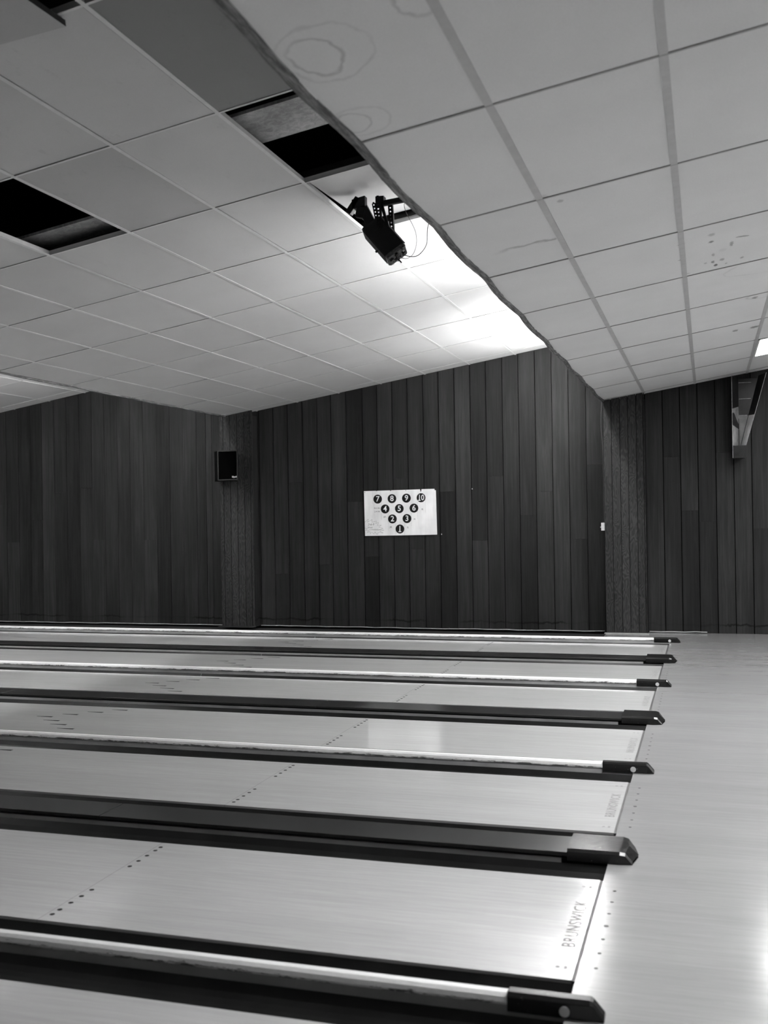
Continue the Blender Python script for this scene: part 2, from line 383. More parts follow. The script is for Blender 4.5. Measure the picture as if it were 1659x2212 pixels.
# ------------------------------------------------------------------ panelled back wall
edges = [-12.91+0.235*i for i in range(10)]
edges = [XL+0.235*i for i in range(int((-12.95-XL)/0.235)+1)]+edges
edges += [-10.563, -10.326, -10.097, -9.879, -9.647, -9.412, -9.177, -8.951, -8.716, -8.486, -8.255, -8.025, -7.789, -7.557, -7.327, -7.093,
          -6.932, -6.832, -6.60, -6.143, -6.027, -5.796, -5.561, -5.32, -5.085, -4.866, -4.626, -4.37, -4.145, -3.912, -3.68, -3.444, -3.211,
          -2.977, -2.745, -2.516, -2.28, -2.049, -1.814, -1.581, -1.352, -1.113, -0.874, -0.317, -0.085, 0.141, 0.367, 0.597, 0.824, 1.051]
edges += [1.051+0.235*(i+1) for i in range(33)]
edges = [e for e in edges if e < XR+0.2]
joints = {-9.0: 2.16, -9.53: 2.10, -9.99: 1.66, -10.45: 1.30, -8.83: 1.33, -7.91: 1.32, -5.44: 2.17, -4.51: 1.86, -5.68: 0.79, -4.97: 0.93,
          -4.26: 1.05, -3.56: 1.15, -2.63: 1.27, -1.0: 2.31, -2.40: 2.18, -1.70: 1.95, -3.09: 1.98, -3.8: 2.19, -1.23: 1.28, -1.93: 1.62,
          0.03: 2.38, 0.71: 2.42, 0.25: 1.65, 0.48: 1.5, -6.1: 1.2, 1.2: 1.4, 2.6: 2.0, 4.3: 1.2}
bm = nb(); rr = random.Random(3)
for a, b in zip(edges, edges[1:]):
    js = [z for x, z in joints.items() if a < x < b]
    zs = [0.0]+js+[4.55]
    for z0, z1 in zip(zs, zs[1:]):
        d = rr.uniform(0.0, 0.006); g = 0.0055; tl = rr.uniform(0.008, 0.020)
        vs = []
        for z in (z0+0.001, z1-0.001):
            for x, y in ((a+g, YW+d), (b-g, YW+d+tl), (b-g, YW+0.03), (a+g, YW+0.03)): vs.append(bm.verts.new((x, y, z)))
        fs = [bm.faces.new([vs[i] for i in f]) for f in ((0, 3, 2, 1), (4, 5, 6, 7), (0, 1, 5, 4), (1, 2, 6, 5), (2, 3, 7, 6), (3, 0, 4, 7))]
box(bm, XL, XR+0.2, YW+0.03, YW+0.15, -0.3, 5.1, 1)
struct('wall_back', bm, [M['wall'], M['wall_gap']])
bm = nb(); box(bm, XL-0.1, XL, YF, YW+0.1, -0.3, 5.1); struct('wall_left', bm, M['masking'])
bm = nb(); box(bm, XR, XR+0.1, YF, YW+0.03, -0.3, 5.1); struct('wall_right', bm, M['plaster'])
bm = nb(); box(bm, XL, XR, YF-0.1, YF, -0.3, 5.1); struct('wall_front', bm, M['plaster'])
# thin ledge cord along the foot of the wall
bm = nb(); rr = random.Random(5)
for x0, x1, z, yy in ((XL, -6.62, -0.004, YW-0.02), (-6.03, -0.9, 0.0, YW-0.02), (-0.30, 0.45, 0.012, YW-0.03)):
    n = max(2, int((x1-x0)/0.15)); pts = [(x0+(x1-x0)*i/n, yy+rr.uniform(-.004, .004), z+0.006+rr.uniform(-.004, .005)) for i in range(n+1)]
    tube(bm, pts, 0.006, 6)
struct('baseboard_back', bm, M['side'])

# ------------------------------------------------------------------ ceiling: pleats of tiles on a tee grid
PX, PY = 0.6622, 1.3045
tiles = nb(); tees = nb(); fine = nb(); greyt = nb(); finer = nb(); risers = nb()
rr = random.Random(11)
HOLES = {(2, 0, 2), (2, 0, -1), (2, 1, 2), (2, -2, 1), (2, -2, 2), (2, 2, 2) } - {(2, 2, 2)}
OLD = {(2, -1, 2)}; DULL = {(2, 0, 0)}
for sec in range(5):
    a, b = LIPS[sec], LIPS[sec+1]
    a2 = max(a, XL); b2 = min(b, XR)
    if a2 >= b2: continue
    if sec >= 3: x00 = -0.3174+(LIPS[sec]+0.855); y00 = 4.0578
    else: x00 = -3.401+(LIPS[sec]+6.50); y00 = 5.2952
    ks = range(-12, 14)
    xs = sorted(set([a2]+[x00+k*PX for k in ks if a2+0.05 < x00+k*PX < b2-0.03]+[b2]))
    j0 = math.ceil((YF-y00)/PY); rows = [y00+j*PY for j in range(j0, 20) if y00+j*PY < YW-0.04]
    ys = [YF]+rows+[YW]
    th = 0.016
    for xa, xb in zip(xs, xs[1:]):
        k = round((xa-x00)/PX) if abs((xa-x00)/PX-round((xa-x00)/PX)) < 0.02 else -99
        for ya, yb in zip(ys, ys[1:]):
            j = round((ya-y00)/PY) if ya > YF else -99
            if (sec, j, k) in HOLES: continue
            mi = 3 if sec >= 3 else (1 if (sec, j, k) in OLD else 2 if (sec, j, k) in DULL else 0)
            g1, g2 = rr.choice([0.006, 0.008, 0.015]), rr.choice([0.006, 0.014, 0.017]); g3, g4 = rr.choice([0.006, 0.012]), rr.choice([0.005, 0.012, 0.014])
            if sec >= 3: g1 = g2 = 0.004; g3 = rr.uniform(0.004, 0.008); g4 = 0.004
            if xa == a2 and sec == 3: g1 = -0.004
            lift = 0.0025+rr.uniform(0, 0.002)
            box(tiles, xa+g1, xb-g2, ya+g3, yb-g4, Z0[sec]+lift, Z0[sec]+lift+th, mi, SL, a)
    # tees
    main_w, cross_w = (0.017, 0.0065) if sec >= 3 else (0.0115, 0.0085)
    for x in xs[1:-1]:
        z = cz(sec, x); tb = greyt if sec >= 3 else tees
        box(tb, x-main_w, x+main_w, YF, YW, z-0.001, z+0.0015, 0, SL, x); box(tb, x-0.001, x+0.001, YF, YW, z, z+0.035)
    for y in rows:
        tb = finer if sec >= 3 else fine
        box(tb, a2, b2, y-cross_w, y+cross_w, Z0[sec]-0.0012, Z0[sec]+0.0015, 0, SL, a)
        box(tb, a2, b2, y-0.001, y+0.001, Z0[sec], Z0[sec]+0.035, 0, SL, a)
    if b2 < XR: box(risers, b2-0.012, b2-0.001, YF, YW, Z0[sec+1]+0.0, cz(sec, b2)+0.06)
ceil = struct('ceiling', tiles, [M['tile_mid'], M['tile_old'], M['tile_dull'], M['tile_right']])
obj('main_tee', tees, M['tee'], ceil); obj('cross_tee', fine, M['tee'], ceil)
obj('main_tee', greyt, M['tee_grey'], ceil); obj('cross_tee', finer, M['tee_fine'], ceil)
obj('riser', risers, M['riser'], ceil)
bm = nb(); box(bm, XL, XR, YF, YW, 4.95, 5.0); obj('roof_deck', bm, M['dark'], ceil)

def lip(idx, n, amp):
    bm = nb(); r = random.Random(20+idx); xl = LIPS[idx]; z = Z0[idx]; N = 260; secs = []
    nz = [r.uniform(-1, 1) for _ in range(N+2)]
    for i in range(N+1):
        y = YF+(14.58-YF)*i/N; ph = abs(math.sin(math.pi*(y-4.0578)/PY))
        x = xl+0.014-amp*ph**1.3+0.0022*nz[i]; zz = z-0.004-0.006*ph+0.0015*nz[i+1]
        w_ = 0.013+0.003*nz[(i*7) % N]
        secs.append([(x, y, zz-0.004), (x-0.006, y, zz-w_*0.5), (x-0.028, y, zz-w_*0.45), (x-0.040, y, zz), (x-0.040, y, zz+0.03), (x, y, zz+0.022)])
    loft(bm, secs); return struct('trim_%d' % n, bm, M['lip'])
lip(3, 1, 0.016); lip(2, 2, 0.010)

# loose pieces in the open cells of the middle pleat
def slab_on(name, pts, th, mat, parent=None):
    """thin slab from four corner points, thickness upward"""
    bm = nb(); P = [Vector(p) for p in pts]; n = (P[1]-P[0]).cross(P[2]-P[0]).normalized()
    if n.z < 0: n = -n
    loft(bm, [P, [p+n*th for p in P]])
    for f in bm.faces:
        if abs(f.normal.dot(n)) < 0.5: f.material_index = 1
    return obj(name, bm, [mat, M['core']], parent)
def mz(x, off=0.0): return cz(2, x)+off
o = slab_on('ceiling_tile', [(-2.062, 6.63, mz(-2.062, 0.02)), (-0.90, 6.63, mz(-0.90, 0.05)), (-0.90, 7.86, mz(-0.90, 0.06)), (-2.062, 7.86, mz(-2.062, 0.075))], 0.015, M['tile_mid'])
tag(o, 'lifted pale ceiling tile pushed up above the black ceiling projector', 'ceiling tile')
o = slab_on('ceiling_tile', [(-3.10, 2.68, mz(-3.10, -0.004)), (-2.25, 2.68, mz(-2.25, -0.035)), (-2.195, 4.03, mz(-2.195, -0.040)), (-2.93, 4.00, mz(-2.93, -0.006))], 0.030, M['tile_dull'])
tag(o, 'sagging grey ceiling tile hanging below its grid at the upper left corner', 'ceiling tile')
o = slab_on('ceiling_tile', [(-2.05, 2.70, mz(-2.05, 0.01)), (-1.42, 2.70, mz(-1.42, 0.01)), (-1.42, 3.86, mz(-1.42, 0.02)), (-2.05, 3.87, mz(-2.05, 0.02))], 0.016, M['tile_mid'])
tag(o, 'ceiling tile slid off its grid bar, leaving a thin black gap at the top edge of the picture', 'ceiling tile')
def plank(y0, y1, x0, x1, off, label):
    bm = nb(); box(bm, x0, x1, y0, y1, mz(x0, off), mz(x0, off)+0.02, 0, SL, x0)
    tag(obj('plywood_board', bm, M['ply']), label, 'board')
    return
plank(5.64, 6.09, -2.45, -1.10, 0.12, 'wooden board seen through the open ceiling cell beside the lip of the ceiling step')
plank(6.46, 6.93, -4.40, -3.30, 0.12, 'wooden board seen through the open ceiling cell at the left side')
bm = nb()
for y in (6.60, 7.90): box(bm, -2.5, -0.9, y-0.012, y+0.02, mz(-2.5, 0.035), mz(-2.5, 0.075), 0, SL, -2.5)
box(bm, -4.4, -3.2, 6.62, 6.66, mz(-4.4, 0.035), mz(-4.4, 0.06), 0, SL, -4.4)
obj('joist', bm, M['steel_d'], ceil)

# ------------------------------------------------------------------ lamps
def strip_lamp(lipx, y0, y1, zt, label, zl, mat='tube'):
    t = thing('fluorescent_lamp', label, 'lamp', (lipx-0.02, (y0+y1)/2, zl), 'strip lamps on the ceiling steps')
    bm = nb(); box(bm, lipx-0.075, lipx-0.013, y0, y1, zt-0.05, zt+0.05); obj('housing', bm, M['housing'], t, bevel=0.006)
    for dz in (-0.03, 0.03):
        bm = nb(); n = 12; secs = []
        for yy in (y0+0.03, y1-0.03): secs.append([(lipx-0.142+0.018*math.cos(2*math.pi*k/n), yy, zt+dz+0.018*math.sin(2*math.pi*k/n)) for k in range(n)])
        loft(bm, secs); obj('tube', bm, M[mat], t, smooth=True)
    for yy in (y0+0.02, y1-0.02):
        bm = nb(); box(bm, lipx-0.165, lipx-0.07, yy-0.012, yy+0.012, zt-0.055, zt+0.055); obj('lamp_holder', bm, M['housing'], t)
strip_lamp(LIPS[3], 7.9, 10.1, 3.46, 'fluorescent strip lamp behind the ceiling step above the black projector', 3.46, 'tube_old')
strip_lamp(LIPS[3], 11.4, 14.2, 3.46, 'fluorescent strip lamp behind the ceiling step, next to the panelled wall', 3.46)
strip_lamp(LIPS[2], 7.9, 10.3, 3.52, 'fluorescent strip lamp behind the left ceiling step, farther from the panelled wall', 3.52)
strip_lamp(LIPS[2], 11.3, 13.6, 3.52, 'fluorescent strip lamp behind the left ceiling step, next to the panelled wall', 3.52)
strip_lamp(LIPS[2], 4.2, 6.6, 3.52, 'unseen added fluorescent strip lamp behind the left ceiling step, nearest the camera', 3.52)  # extra lamp, added unseen to brighten the left lanes
strip_lamp(LIPS[2], 0.6, 3.0, 3.52, 'unseen added fluorescent strip lamp behind the left ceiling step, level with the camera', 3.52)  # added unseen for more bounce off the left lanes
strip_lamp(LIPS[1], 4.2, 6.6, 3.52, 'unseen added fluorescent strip lamp behind the farthest left ceiling step, nearest the camera', 3.52)  # added unseen to raise the left ceiling and lane bounce
strip_lamp(LIPS[1], 7.9, 10.3, 3.52, 'unseen added fluorescent strip lamp behind the farthest left ceiling step, farther from the wall', 3.52)  # also added unseen, for light on the left lanes
strip_lamp(LIPS[1], 11.0, 13.2, 3.52, 'fluorescent strip lamp behind the farthest left ceiling step', 3.52)
def panel(k, j, sec, label, mat='panel'):
    x0 = (-0.3174+(LIPS[sec]+0.855))+k*PX; y0 = 4.0578+j*PY
    t = thing('ceiling_light', label, 'ceiling light', (x0+PX/2, y0+PY/2, cz(sec, x0+PX/2)), 'flat ceiling light panels')
    bm = nb(); f = 0.02; i0 = 0.017
    for a_, b_, c_, d_ in ((x0+i0, x0+i0+f, y0+.008, y0+PY-.008), (x0+PX-i0-f, x0+PX-i0, y0+.008, y0+PY-.008), (x0+i0, x0+PX-i0, y0+.008, y0+.008+f), (x0+i0, x0+PX-i0, y0+PY-.008-f, y0+PY-.008)):
        box(bm, a_, b_, c_, d_, cz(sec, a_)-0.007, cz(sec, a_)+0.001, 0, SL, a_)
    obj('frame', bm, M['housing'], t)
    bm = nb(); box(bm, x0+i0+f, x0+PX-i0-f, y0+.008+f, y0+PY-.008-f, cz(sec, x0+i0+f)-0.005, cz(sec, x0+i0+f)-0.001, 0, SL, x0+i0+f)
    obj('diffuser', bm, M[mat], t)
panel(2, 6, 3, 'bright flat light panel in the right ceiling near the panelled wall', 'panel_dim')
for k, j in ((2, 3), (2, 0), (5, 5), (5, 3), (5, 0)):  # fill panels added out of view to light the right ceiling and approach
    panel(k, j, 3, 'flat light panel in the right hand ceiling beside the bowlers\' area')
for k, j in ((2, 5), (2, 3)):  # further added fill panels, never in view
    panel(k, j, 4, 'added flat fill panel out of view in the farthest right ceiling pleat')

# ------------------------------------------------------------------ wood-clad pillars
def pillar(name, x0, x1, cuts, sec, label):
    xs = [x0]+cuts+[x1]; y0 = 14.585
    t = thing(name, label, 'pillar', ((x0+x1)/2, (y0+YW)/2, 0))
    bm = nb()
    for a, b in zip(xs, xs[1:]):
        za = cz(sec, a)+0.01; zb = cz(sec, b)+0.01
        if sec == 3 and a < LIPS[3]: za = zb = 3.18
        g = 0.004; vs = []
        for (x, y) in ((a+g, y0), (b-g, y0), (b-g, y0+0.02), (a+g, y0+0.02)): vs.append(bm.verts.new((x, y, 0.012)))
        for (x, y, z) in ((a+g, y0, za), (b-g, y0, zb), (b-g, y0+0.02, zb), (a+g, y0+0.02, za)): vs.append(bm.verts.new((x, y, z)))
        for f in ((0, 3, 2, 1), (4, 5, 6, 7), (0, 1, 5, 4), (1, 2, 6, 5), (2, 3, 7, 6), (3, 0, 4, 7)): bm.faces.new([vs[i] for i in f])
    obj('front_board', bm, M['pillar'], t)
    bm = nb(); box(bm, x0+0.001, x1-0.001, y0+0.02, YW-0.001, 0.0, cz(sec, x0)+0.01); obj('core', bm, M['wall'], t)
    bm = nb(); box(bm, x0-0.02, x1+0.02, y0-0.10, y0, 0.0005, 0.010); obj('base_board', bm, M['base_l'] if sec == 3 else M['base'], t)
pillar('pillar', -0.862, -0.314, [-0.753, -0.640, -0.534, -0.424, -0.332], 3, 'wood clad wall pillar with lively grain right of the number poster')
pillar('pillar', -6.606, -6.062, [-6.545, -6.43, -6.315, -6.20, -6.10], 2, 'dark wood clad wall pillar carrying the small loudspeaker')

# ------------------------------------------------------------------ lanes, gutters and dividers
ORD = {'A': 'first', 'B': 'second', 'C': 'third', 'D': 'fourth', 'E': 'fifth', 'F': 'sixth', 'G': 'seventh'}
LX = XL+0.05
for key in 'ABCDEFG':
    f = FAR[key]; n = f-LW; d = f-FAR['D']
    extra = {'A': ', next to the panelled wall', 'G': ', cut by the picture edge'}.get(key, '')
    t = thing('bowling_lane', 'glossy bowling lane, %s from the panelled wall%s' % (ORD[key], extra), 'bowling lane', (-1.0, (f+n)/2, 0), 'row of bowling lanes')
    bm = nb(); box(bm, LX, -0.014, n, f, -0.06, 0.0); obj('lane_surface', bm, M['lane'], t)
    bm = nb(); box(bm, -0.014, -0.0005, n-0.0, f+0.0, -0.05, -0.002); obj('foul_line', bm, M['foul'], t)
    def by(b): return n+(b-0.5)*0.02703
    for b in (3, 5, 8, 11, 14, 26, 29, 32, 35, 37):
        bm = nb(); disc(bm, (-2.188, by(b), 0.0), 0.011, 16, 0.0008, 'z'); obj('aiming_dot', bm, M['mark'], t)
    for i, b in enumerate((5, 10, 15, 20, 25, 30, 35)):
        x1 = -4.355-0.158*(3-abs(i-3)); yb = by(b)+0.015; bm = nb()
        P = [(x1, yb-0.015, 0.0), (x1, yb+0.015, 0.0), (x1-0.15, yb+0.002, 0.0), (x1-0.15, yb-0.002, 0.0)]
        loft(bm, [P, [(p[0], p[1], 0.0008) for p in P]]); obj('arrow', bm, M['mark'], t)
    for b in (5, 10, 15, 20, 25, 30, 35):
        r_ = 0.0085 if b == 20 else 0.0065
        bm = nb(); disc(bm, (0.060, by(b), 0.0), r_*1.15, 14, 0.0008, 'z'); obj('approach_dot', bm, M['mark_soft'], t)
    text_obj('lettering', 'BRUNSWICK', 0.075, M['mark_mid'], t, (-0.058, (f+n)/2, 0.0004), (0, 1, 0), (-1, 0, 0), 0.001, 0.0001, 1.02, 1.15)
    for yy in (n+0.10, f-0.10):
        bm = nb(); disc(bm, (-0.075, yy, 0.0), 0.008, 12, 0.0003, 'z'); box(bm, -0.052, -0.040, yy-0.012, yy+0.012, 0.0, 0.0003)
        obj('emblem', bm, M['mark_mid'], t)

def gutter(y_lane, y_div, label):
    """curved trough between a lane edge and a divider"""
    a, b = min(y_lane, y_div), max(y_lane, y_div); bm = nb(); N = 12
    for x0, x1 in ((LX, -4.745), (-4.735, -0.002)):
        prof = [(a+0.001+(b-a-0.002)*i/N, -0.012-0.072*math.sin(math.pi*i/N)**0.6) for i in range(N+1)]
        secs = [[(x, y, z) for y, z in prof]+[(x, y, z-0.006) for y, z in prof[::-1]] for x in (x0, x1)]
        loft(bm, secs)
    o = obj('gutter', bm, M['gutter']); return tag(o, label, 'gutter', 'channels along the bowling lanes')

def divider(key_near_of, key_far, wide, label):
    """between the near edge of one lane and the far edge of the next one towards the camera"""
    n = FAR[key_near_of]-LW if key_near_of else FAR['A']+2*GW+0.056
    f = FAR[key_far]
    y1 = n-GW; y0 = f+GW
    if not key_near_of: y0 = f+GW; y1 = y0+0.056
    c = (y0+y1)/2
    if not wide: y0, y1 = c-0.028, c+0.028
    t = thing('lane_divider', label, 'lane divider', (-0.2, c, -0.09), 'wide dark dividers' if wide else 'narrow white-topped dividers')
    if not wide:
        bm = nb(); sec = lambda x: [(x, y0, 0.022), (x, y0-0.001, 0.030), (x, y0+0.005, 0.045), (x, y0+0.018, 0.055), (x, y1-0.009, 0.055), (x, y1, 0.046), (x, y1, 0.022)]
        loft(bm, [sec(LX), sec(-0.185)]); obj('top_cap', bm, M['white_cap'], t)
        bm = nb(); box(bm, LX, -0.004, y0+0.005, y1-0.005, -0.11, 0.0215); obj('side_panel', bm, M['side'], t)
        def cs(x, zt, dz=0.0, ins=0.0):
            return [(x, y0-0.004, dz-0.0), (x, y0-0.003+ins, zt-0.012), (x, y0+0.010+ins, zt), (x, y1-0.008-ins, zt), (x, y1+0.005-ins, zt-0.012), (x, y1+0.005, dz)]
        bm = nb(); loft(bm, [cs(-0.19, 0.063, 0.0015), cs(0.082, 0.063, 0.0015), cs(0.092, 0.058, 0.0015, 0.003), cs(0.128, 0.017, 0.0015, 0.004)])
        e = obj('end_cap', bm, M['cap'], t, bevel=0.003)
        bm = nb(); disc(bm, (0.0, y0-0.0035, 0.024), 0.017, 24, 0.004, 'y'); obj('sensor_dot', bm, M['dot'], e)
    else:
        bm = nb()
        for xa, xb in ((LX, -9.2), (-9.195, -5.9), (-5.895, -2.738), (-2.732, -0.185)): box(bm, xa, xb, y0, y1, 0.018, 0.038)
        obj('top_board', bm, M['top_board'], t, bevel=0.003)
        bm = nb(); box(bm, LX, -0.22, y0+0.005, y1-0.005, -0.115, 0.008); obj('side_panel', bm, M['side'], t)
        bm = nb(); box(bm, LX, -0.004, y0+0.03, y1-0.03, 0.008, 0.018); box(bm, -0.22, -0.004, y0+0.02, y1-0.02, -0.115, 0.008); obj('packing_strip', bm, M['black'], t)
        def cs(x, zt, ins=0.0, mid=0.0):
            return [(x, y0-0.012+ins, 0.0015), (x, y0-0.010+ins, zt-0.012), (x, y0+0.004+ins, zt), (x+mid, c, zt), (x, y1-0.006-ins, zt), (x, y1+0.008-ins, zt-0.012), (x, y1+0.010-ins, 0.0015), (x+mid, c, 0.0015)]
        bm = nb(); loft(bm, [cs(-0.19, 0.057), cs(0.055, 0.057), cs(0.080, 0.052, 0.006, 0.010), cs(0.112, 0.012, 0.012, 0.022)])
        obj('end_cap', bm, M['cap'], t, bevel=0.004)
    return y0, y1
prev = None
specs = [(None, 'A', False, 'narrow lane divider with scuffed white top, nearest the panelled wall'),
         ('A', 'B', True, 'wide dark lane divider, farthest of the three wide ones'),
         ('B', 'C', False, 'narrow lane divider with scuffed white top, second from the wall'),
         ('C', 'D', True, 'wide dark lane divider, middle one of the three wide ones'),
         ('D', 'E', False, 'narrow lane divider with scuffed white top, third from the wall'),
         ('E', 'F', True, 'wide dark lane divider, nearest the camera of the wide ones'),
         ('F', 'G', False, 'narrow lane divider with scuffed white top at the bottom of the picture')]
for a, b, wd, lab in specs:
    y0, y1 = divider(a, b, wd, lab)
    if a: gutter(FAR[a]-LW, y1, 'black gutter along the near edge of the %s bowling lane from the wall' % ORD[a])
    gutter(FAR[b], y0, 'black gutter along the far edge of the %s bowling lane from the wall' % ORD[b])
gutter(FAR['G']-LW, FAR['G']-LW-GW, 'black gutter along the near edge of the seventh bowling lane from the wall')

# ------------------------------------------------------------------ number poster
def PW(u, v, y=YW-0.012):
    return Vector((-4.359+0.000892*(u-208)-1.9e-5*(v-247), y, 2.012-0.000864*(v-247)-2.17e-5*(u-208)))
pt = thing('paper_poster', 'white paper poster with ten numbered black circles pinned to the wood panelling', 'poster', PW(830, 620))
out = [(208, 247), (425, 240), (430, 246), (436, 240), (664, 232), (672, 243), (680, 231), (1168, 213), (1176, 240), (1184, 254), (1190, 236), (1194, 211), (1408, 204), (1414, 216), (1408, 224), (1434, 230), (1447, 600), (1460, 970), (850, 992), (232, 1010), (220, 620)]
bm = nb(); F = []; B_ = []
front = [bm.verts.new(PW(u, v)) for u, v in out]; back = [bm.verts.new(PW(u, v, YW-0.0105)) for u, v in out]
f0 = bm.faces.new(front); bm.faces.new(back[::-1])
for i in range(len(out)):
    j = (i+1) % len(out); bm.faces.new((front[j], front[i], back[i], back[j]))
bmesh.ops.recalc_face_normals(bm, faces=bm.faces[:])
obj('sheet', bm, M['paper'], pt)
XD = (PW(1000, 600)-PW(600, 600)).normalized(); ZD = (PW(600, 400)-PW(600, 600)).normalized()
YP = YW-0.0122
for num, u, v in (('7', 448, 382), ('8', 693, 373), ('9', 940, 363), ('10', 1187, 355), ('4', 577, 548), ('5', 820, 540), ('6', 1068, 530), ('2', 703, 716), ('3', 951, 707), ('1', 832, 884)):
    p = PW(u, v, YP); bm = nb(); disc(bm, p, 0.066, 40, 0.0008, 'y'); d = obj('number_disc', bm, M['ink'], pt)
    q = PW(u, v, YP-0.0012)
    o = text_obj('numeral', num, 0.112, M['paper'], d, q, XD, ZD, 0.0017, 0.0003, 1.0 if num != '10' else 0.86)
    if num in ('1', '10'):
        off = 0 if num == '1' else -31; r0 = PW(u+off, v+44, YP-0.0012); bm = nb(); box(bm, r0.x-0.021, r0.x+0.021, r0.y-0.0003, r0.y+0.0003, r0.z-0.0055, r0.z+0.0055); obj('numeral_foot', bm, M['paper'], o if False else d)
def stroke(name, pts, w_, mat):
    bm = nb(); P = [PW(u, v, YP-0.0003) for u, v in pts]
    for a, b in zip(P, P[1:]):
        d = (b-a); L = d.length
        if L < 1e-5: continue
        d.normalize(); s = Vector((-d.z, 0, d.x))
        obox(bm, (a+b)/2, d*(L/2+w_/4), s*w_/2, Vector((0, 0.00015, 0)))
    return obj(name, bm, mat, pt)
stroke('starburst', [(228, 775), (290, 725), (278, 772), (355, 730), (352, 775), (430, 755), (415, 795), (470, 778), (445, 830), (515, 822), (468, 858), (545, 878), (500, 895), (562, 908), (485, 930), (545, 955), (480, 948), (455, 955), (440, 985), (405, 940), (385, 978), (350, 940), (325, 970), (320, 935), (272, 952), (300, 915), (240, 918), (270, 885), (232, 880)], 0.0022, M['pen'])
bm = nb()
for i, l in enumerate([((383, 440), (388, 670)), ((513, 440), (517, 730)), ((632, 620), (637, 920)), ((757, 790), (764, 988)), ((908, 800), (914, 988)), ((1020, 600), (1030, 835)), ((1130, 420), (1136, 715)), ((1258, 380), (1262, 600)), ((355, 250), (362, 470))]):
    a, b = PW(*l[0], YP-0.0002), PW(*l[1], YP-0.0002); d = b-a
    obox(bm, (a+b)/2, d/2, Vector((0.0008, 0, 0)), Vector((0, 0.0001, 0)))
obj('ruled_line', bm, M['pencil'], pt)
for s, u, v, sz in (('RH-9R', 436, 538, 0.034), ('LH-9R', 440, 594, 0.034), ('6R', 570, 683, 0.034), ('3R', 672, 857, 0.040), ('3L', 965, 857, 0.036), ('6L', 1080, 713, 0.032), ('9L', 1210, 550, 0.036), ('3-6-9', 335, 815, 0.046), ('SPARE', 322, 868, 0.030), ('CONVERSION', 405, 903, 0.030)):
    text_obj('handwriting', s, sz, M['pen'], pt, PW(u, v, YP-0.0004), XD, ZD, -0.0002, 0.0001, 0.95, 1.0, 0.15)
for u, v in ((224, 270), (430, 243), (672, 240), (930, 233), (1183, 250)):
    bm = nb(); disc(bm, PW(u, v, YP-0.001), 0.005, 10, 0.003, 'y'); obj('pin', bm, M['ink'], pt)
# paper scraps stapled to the boards
for nm, (x, z), l in (('paper_scrap', (-2.732, 2.01), 'tiny white paper scrap stuck on a wall board up and right of the poster'), ('paper_scrap', (-3.193, 1.365), 'tiny white paper scrap at the lower right corner of the poster')):
    bm = nb(); box(bm, x-0.006, x+0.006, YW-0.004, YW+0.004, z-0.008, z+0.008); tag(obj(nm, bm, M['white'], bevel=0.002), l, 'paper scrap')

# ------------------------------------------------------------------ loudspeaker
sp = thing('loudspeaker', 'small black box loudspeaker mounted high on the left pillar', 'speaker', (-6.34, 14.40, 2.2))
bm = nb(); secs = []
loft(bm, [[(-6.475, 14.25, z), (-6.145, 14.25, z), (-6.29, 14.53, z), (-6.665, 14.53, z), (-6.640, 14.48, z)] for z in (2.205, 2.652)])
obj('cabinet', bm, M['speaker'], sp, bevel=0.006)
bm = nb()
for a in ((-6.470, -6.150, 2.636, 2.650), (-6.470, -6.150, 2.208, 2.222), (-6.470, -6.458, 2.222, 2.636), (-6.162, -6.150, 2.222, 2.636)): box(bm, a[0], a[1], 14.236, 14.2495, a[2], a[3])
obj('grille_frame', bm, M['frame_edge'], sp)
bm = nb(); box(bm, -6.457, -6.163, 14.243, 14.2495, 2.223, 2.635); obj('grille', bm, M['grille'], sp)
text_obj('lettering', 'klipsch', 0.034, M['white'], sp, (-6.202, 14.2425, 2.256), (1, 0, 0), (0, 0, 1), 0.0012, 0.0003, 0.85)
bm = nb(); box(bm, -6.40, -6.34, 14.531, 14.584, 2.33, 2.54); tube(bm, [(-6.37, 14.54, 2.652), (-6.37, 14.54, 2.67)], 0.02, 8); obj('wall_bracket', bm, M['black'], sp)

# ------------------------------------------------------------------ junction box and its cable on the right pillar
jb = thing('junction_box', 'small white electrical box on the side of the right pillar', 'electrical box', (-0.885, 14.66, 1.45))
bm = nb(); box(bm, -0.912, -0.863, 14.61, 14.70, 1.396, 1.504); obj('box_body', bm, M['white'], jb, bevel=0.004)
bm = nb(); tube(bm, [(-0.912, 14.655, 1.445), (-0.928, 14.655, 1.442)], 0.005, 8); obj('switch_lever', bm, M['white'], jb)
for z in (1.43, 1.47):
    bm = nb(); box(bm, -0.913, -0.868, 14.608, 14.6095, z-0.001, z+0.001); obj('seam', bm, M['side'], jb)
bm = nb(); pts = catmull([(-0.872, 14.66, 1.504), (-0.872, 14.66, 1.8), (-0.874, 14.655, 2.2), (-0.877, 14.65, 2.55), (-0.892, 14.63, 2.8), (-0.888, 14.62, 3.0), (-0.876, 14.61, 3.16), (-0.90, 14.61, 3.30)], 8)
tube(bm, pts, 0.006, 6); tag(obj('power_cable', bm, M['cable'], smooth=True), 'thin cable running up the side of the right pillar to the ceiling', 'cable')

